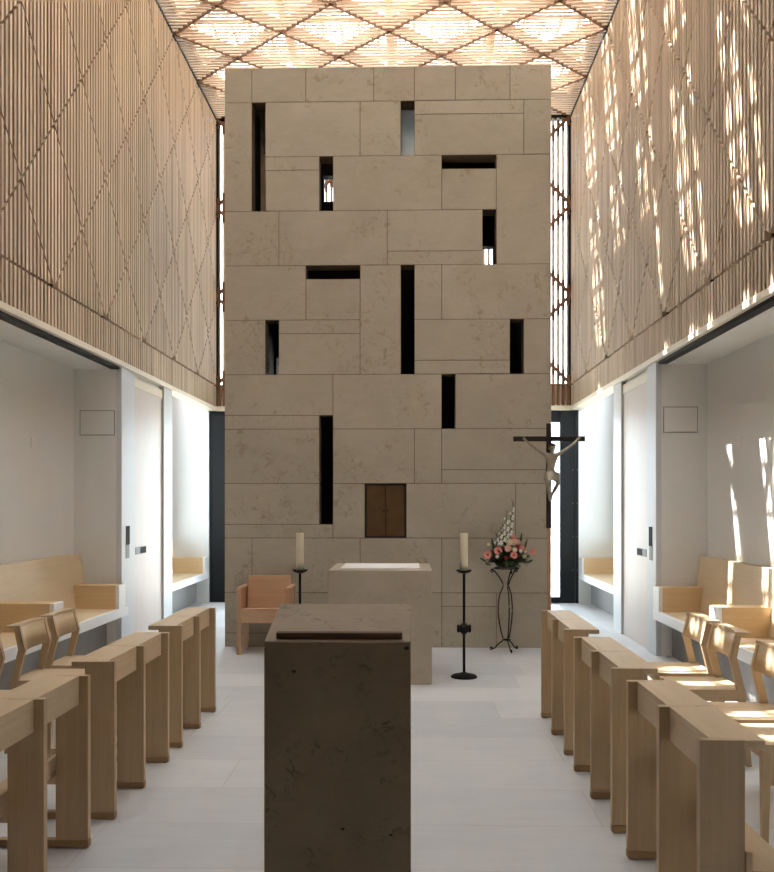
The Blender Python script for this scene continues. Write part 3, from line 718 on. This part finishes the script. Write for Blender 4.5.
for a in (-1, 1):
    MB().lathe([(0, 0.004), (0.004, 0.002), (0.005, -0.001), (0, -0.004)], 8, Matrix.Translation((0.024 + a * 0.012, B - 0.077, 2.024))).build('eye', 'corpus', cf)
    MB().lathe([(0, 0.01), (0.005, 0.005), (0.006, -0.004), (0, -0.01)], 8, Matrix.Translation((0.024 + a * 0.034, B - 0.045, 2.018))).build('ear', 'corpus', cf)
MB().box(0.016, 0.032, B - 0.079, B - 0.074, 1.998, 2.001, 0.0008).build('mouth', 'corpus', cf)

# ------------------------------------------------------------------ prayer desks (local: aisle face at x=0, desk grows to +x, near leg face at y=0)
def make_desk():
    o = thing('prayer_desk', 'x', 'prayer desk', group='prayer desks along the aisle')
    LP, TH, WL = 0.47, 0.034, 0.142
    for k in range(3):
        y = k * LP
        lg = MB(); lg.box(0, WL, y, y + TH, 0.0365, 0.75, 0.0015); lg.build('leg', 'ash_z', o)
        ft = MB(); ft.box(-0.001, 0.40, y - 0.002, y + TH + 0.002, 0.004, 0.036, 0.0015); ft.box(0.01, 0.03, y + 0.004, y + TH - 0.004, 0, 0.005); ft.box(0.36, 0.38, y + 0.004, y + TH - 0.004, 0, 0.005)
        ft.build('foot', 'foot', o)
    for k in range(2):
        a, b = k * LP + TH + 0.0005, (k + 1) * LP - 0.0005
        a2, b2 = (a - TH if k == 0 else a - TH / 2 + 0.002), (b + TH / 2 - 0.002 if k == 0 else b + TH)
        tp = MB(); tp.prism([(0.039, a), (WL + 0.0005, a), (WL + 0.0005, a2), (0.205, a2), (0.205, b2), (WL + 0.0005, b2), (WL + 0.0005, b), (0.039, b)], 'z', 0.724, 0.7495)
        tp.build('desk_top', 'ash_y', o)
        MB().box(0.039, 0.062, a, b, 0.625, 0.7235, 0.0015).build('apron', 'ash_y', o)
    MB().box(0.1425, 0.305, -0.01, 2 * LP + TH + 0.01, 0.315, 0.34, 0.002).build('book_shelf', 'ash_y', o)
    MB().box(0.1425, 0.162, -0.01, 2 * LP + TH + 0.01, 0.3405, 0.40, 0.002).build('shelf_lip', 'ash_y', o)
    for k in range(3): MB().box(0.1425, 0.30, k * LP + 0.006, k * LP + TH - 0.006, 0.275, 0.3145).build('shelf_bracket', 'ash_x', o)
    return o
desk = make_desk()
R_ = [(6.32 - 0.945, 'closest to the crucifix, far end of its row'), (5.06 - 0.945, 'in the middle of the row on the crucifix side'), (3.82 - 0.945, 'farthest from the altar on the crucifix side')]
L_ = [(6.42 - 0.945, 'closest to the oak armchair, far end of its row'), (5.17 - 0.945, 'in the middle of the row on the armchair side'), (3.88 - 0.945, 'farthest from the altar on the armchair side')]
first = True
for y, w_ in R_:
    place(desk, first, (0.917, y, 0), 0, 'pale ash prayer desk ' + w_); first = False
# the armchair side is the mirror image: a second desk built mirrored once, then copied
def mirror_tree(o):
    r = copy_tree(o)
    for c in kids(r):
        me = c.data.copy()
        for v in me.vertices: v.co.x = -v.co.x
        me.flip_normals(); c.data = me
    return r
deskL = mirror_tree(desk); first = True
for y, w_ in L_:
    place(deskL, first, (-1.40, y, 0), 0, 'pale ash prayer desk ' + w_); first = False

# ------------------------------------------------------------------ chairs (local: sitter faces -x, width along y, back at x=0)
def make_chair():
    o = thing('wooden_chair', 'x', 'chair', group='chairs behind the prayer desks')
    W = 0.20
    # seat, slightly dished
    t = bmesh.new(); bmesh.ops.create_grid(t, x_segments=10, y_segments=10, size=1)
    top = []
    for v in t.verts:
        X, Y_ = v.co.x, v.co.y
        v.co = Vector((-0.15 + X * 0.19, Y_ * (W - 0.004), 0.438 - 0.010 * (1 - X * X) * (1 - Y_ * Y_)))
    e = bmesh.ops.extrude_face_region(t, geom=list(t.faces))
    for v in [q for q in e['geom'] if isinstance(q, bmesh.types.BMVert)]: v.co.z = 0.414
    m = MB(); m.add(t); m.build('seat', 'ash_x', o)
    for s in (-1, 1):
        ya, yb = sorted((s * (W - 0.028), s * W))
        MB().prism([(-0.325, 0.0), (-0.297, 0.0), (-0.285, 0.413), (-0.33, 0.413)], 'y', ya, yb, 0.002).build('leg', 'ash_z', o)
        MB().prism([(0.045, 0.0), (0.072, 0.0), (0.038, 0.42), (-0.012, 0.622), (0.014, 0.748), (-0.020, 0.748), (-0.054, 0.622), (-0.004, 0.42)], 'y', ya, yb).build('leg', 'ash_z', o)
        MB().box(-0.29, 0.0, ya + 0.006, yb - 0.006, 0.372, 0.4135, 0.002).build('seat_rail', 'ash_x', o)
    MB().box(-0.32, -0.295, -W + 0.029, W - 0.029, 0.372, 0.4135, 0.002).build('seat_rail', 'ash_y', o)
    MB().box(0.0, 0.025, -W + 0.029, W - 0.029, 0.372, 0.4135, 0.002).build('seat_rail', 'ash_y', o)
    # bowed back panel and its top cap
    def bow(y): return 0.030 * (1 - (y / W) ** 2)
    ys = [-W + 2 * W * i / 14 for i in range(15)]
    t = bmesh.new(); rows = []
    for y in ys:
        b = bow(y)
        rows.append([t.verts.new(p) for p in ((-0.056 + b, y, 0.612), (-0.022 + b, y, 0.753), (-0.006 + b, y, 0.753), (-0.040 + b, y, 0.612))])
    for a, b in zip(rows, rows[1:]):
        for i in range(4): t.faces.new((a[i], a[(i + 1) % 4], b[(i + 1) % 4], b[i])).smooth = (i in (0, 2))
    t.faces.new(rows[0]); t.faces.new(rows[-1][::-1])
    m = MB(); m.add(t); m.build('backrest', 'ash_y', o)
    t = bmesh.new(); rows = []
    for y in ys:
        b = bow(y)
        rows.append([t.verts.new(p) for p in ((-0.025 + b, y * 1.01, 0.7535), (-0.023 + b, y * 1.01, 0.768), (0.066, y * 1.01, 0.764), (0.064, y * 1.01, 0.752))])
    for a, b in zip(rows, rows[1:]):
        for i in range(4): t.faces.new((a[i], a[(i + 1) % 4], b[(i + 1) % 4], b[i]))
    t.faces.new(rows[0]); t.faces.new(rows[-1][::-1])
    m = MB(); m.add(t); m.build('back_cap', 'ash_y', o)
    return o
ch = make_chair(); first = True
NTH = ('first', 'second', 'third', 'fourth')
for i, y in enumerate((5.87, 5.37, 4.66, 4.19)):
    place(ch, first, (1.87, y, 0), 0, 'pale ash chair with bowed back, %s from the altar on the crucifix side' % NTH[i]); first = False
for i, y in enumerate((6.03, 5.53, 4.87, 4.40)):
    place(ch, False, (-2.36, y, 0), PI, 'pale ash chair with bowed back, %s from the altar on the armchair side' % NTH[i])

# ------------------------------------------------------------------ wall benches in the niches
def make_bench(side, y0, y1, arms, label, off=0.0, fr=0.065, depth=0.5):
    """side -1/+1; arms are near faces of the 0.2 m arm boxes; bench runs from y0 to y1; off = set-back from the slat plane"""
    x = WX[side] + side * off; d = side; D = depth
    o = thing('wall_bench', label, 'bench', (x, 0, 0), group='built-in wall benches')
    X = lambda a, b: sorted((d * a, d * b))
    MB().box(*X(0.16, D - 0.002), y0 + 0.002, y1 - 0.002, 0.0, 0.365).build('plinth', 'shadowgrey', o)
    MB().box(*X(-fr, -fr + 0.035), y0 + 0.002, y1 - 0.002, 0.366, 0.458, 0.002).build('front_fascia', 'lacquer', o)
    MB().box(*X(-fr + 0.0355, D - 0.002), y0 + 0.002, y1 - 0.002, 0.366, 0.456, 0.001).build('seat', 'bench', o)
    MB().prism([(d * (D - 0.135), 0.457), (d * (D - 0.07), 0.985), (d * (D - 0.004), 0.985), (d * (D - 0.004), 0.457)], 'y', y0 + 0.003, y1 - 0.003, 0.002).build('backrest', 'bench', o)
    for a in arms:
        ar = MB().prism([(d * (-fr + 0.036), 0.4575), (d * (D - 0.137), 0.4575), (d * (D - 0.108), 0.69), (d * (-fr + 0.036), 0.69)], 'y', a, a + 0.2, 0.002).build('armrest', 'bench_x', o)
        MB().box(*X(-fr, -fr + 0.0355), a, a + 0.2, 0.459, 0.69, 0.002).build('arm_end', 'lacquer', ar)
    MB().box(*X(0.05, 0.09), y1 - 0.35, y1 - 0.2, 0.342, 0.365).build('cable_box', 'dark', o)
    return o
make_bench(-1, 2.6, 9.10, [4.0, 5.58, 7.18, 8.80], 'long built-in wall bench behind the chairs on the armchair side')
make_bench(1, 2.4, 8.90, [3.8, 5.42, 7.04, 8.69], 'long built-in wall bench behind the chairs on the crucifix side', 0, 0.025)
make_bench(-1, 11.06, YB - 0.08, [YB - 0.30], 'short built-in bench in the bright alcove on the armchair side', 0.14, 0.02, 0.596)
make_bench(1, 10.76, YB - 0.08, [YB - 0.30], 'short built-in bench in the bright alcove on the crucifix side', 0.14, 0.02, 0.596)

# ------------------------------------------------------------------ small white spotlights at the top corners
for sd, (y, z) in ((-1, (12.95, 7.05)), (1, (12.95, 7.05))):
    o = thing('spotlight', 'tiny white spotlight high on the slatted wall %s' % ('above the armchair side' if sd < 0 else 'above the crucifix side'), 'spotlight', (WX[sd], y, z), group='corner spotlights')
    MB().box(*sorted((0.0, -sd * 0.010)), -0.018, 0.018, -0.018, 0.018, 0.002).build('mount', 'lacquer', o)
    MB().lathe([(0, 0.0), (0.008, 0.0), (0.008, 0.04), (0, 0.04)], 10, Matrix.Rotation(-sd * PI / 2, 4, 'Y')).build('arm', 'lacquer', o)
    MB().lathe([(0, 0.0), (0.018, 0.003), (0.021, 0.012), (0.021, 0.06), (0.017, 0.06), (0.016, 0.053), (0, 0.052)], 16, Matrix.Translation((-sd * 0.05, 0.02, 0.0)) @ Matrix.Rotation(math.radians(110), 4, 'X')).build('head', 'lacquer', o)

# ------------------------------------------------------------------ light: sun, sky, portals in the openings
sun = bpy.data.lights.new('sun', 'SUN'); sun.energy = 9.0; sun.angle = 0.007; sun.color = (1.0, 0.965, 0.91)
so = bpy.data.objects.new('sun', sun); COL.objects.link(so)
so.rotation_euler = Vector((0.60, -0.25, -1.0)).to_track_quat('-Z', 'Y').to_euler(); so.location = (-10, -8, 20)
wd_ = bpy.data.worlds.new('sky'); SC.world = wd_; wd_.use_nodes = True
wn = wd_.node_tree; bg = wn.nodes['Background']
bg.inputs[0].default_value = (0.78, 0.89, 1.0, 1); bg.inputs[1].default_value = 2.8
def portal(name, loc, rot, sx_, sy_):
    l = bpy.data.lights.new(name, 'AREA'); l.shape = 'RECTANGLE'; l.size = sx_; l.size_y = sy_; l.cycles.is_portal = True
    o = bpy.data.objects.new(name, l); COL.objects.link(o); o.location = loc; o.rotation_euler = rot
portal('roof_daylight', ((XL + XR) / 2, (YOPEN + YB) / 2, ZC + 0.55), (0, 0, 0), XR - XL, YB - YOPEN)
portal('lattice_daylight', ((XL + XR) / 2, YB + 0.1, (ZJ + ZC) / 2), (-PI / 2, 0, 0), XR - XL, ZC - ZJ)
portal('glazing_daylight', (-0.2, YB + 0.1, 1.4), (-PI / 2, 0, 0), 4.9, 2.7)
for sd in (-1, 1):
    xa, xb = WX[sd] + sd * 0.16, WX[sd] + sd * 0.74
    portal('alcove_daylight', ((xa + xb) / 2, (YA[sd] + YB) / 2, 3.8), (0, 0, 0), abs(xb - xa), YB - YA[sd])

for sd in (-1, 1):
    portal('alcove_side_daylight', (WX[sd] + sd * 0.90, (YA[sd] + YB) / 2, 2.0), (0, sd * PI / 2, 0), 2.9, YB - YA[sd])  # sky portals at the added side windows
# ------------------------------------------------------------------ camera
cam = bpy.data.cameras.new('camera'); co = bpy.data.objects.new('camera', cam); COL.objects.link(co); SC.camera = co
cam.sensor_fit = 'VERTICAL'; cam.sensor_height = 36; cam.lens = 36 * 900 / 872
cam.shift_y = (503.3 - 436) / 872
co.location = (0, 0, 1.5); co.rotation_euler = (PI / 2, 0, math.atan((410.3 - 387) / 900))
cam.clip_start = 0.05; cam.clip_end = 200

vs_ = SC.view_settings; vs_.view_transform = 'Standard'; vs_.look = 'None'; vs_.gamma = 1; vs_.exposure = 1.95; vs_.use_curve_mapping = False
cy = SC.cycles; cy.use_denoising = True; cy.max_bounces = 12; cy.diffuse_bounces = 7; cy.transparent_max_bounces = 16
cy.sample_clamp_indirect = 8; cy.caustics_reflective = False; cy.caustics_refractive = False
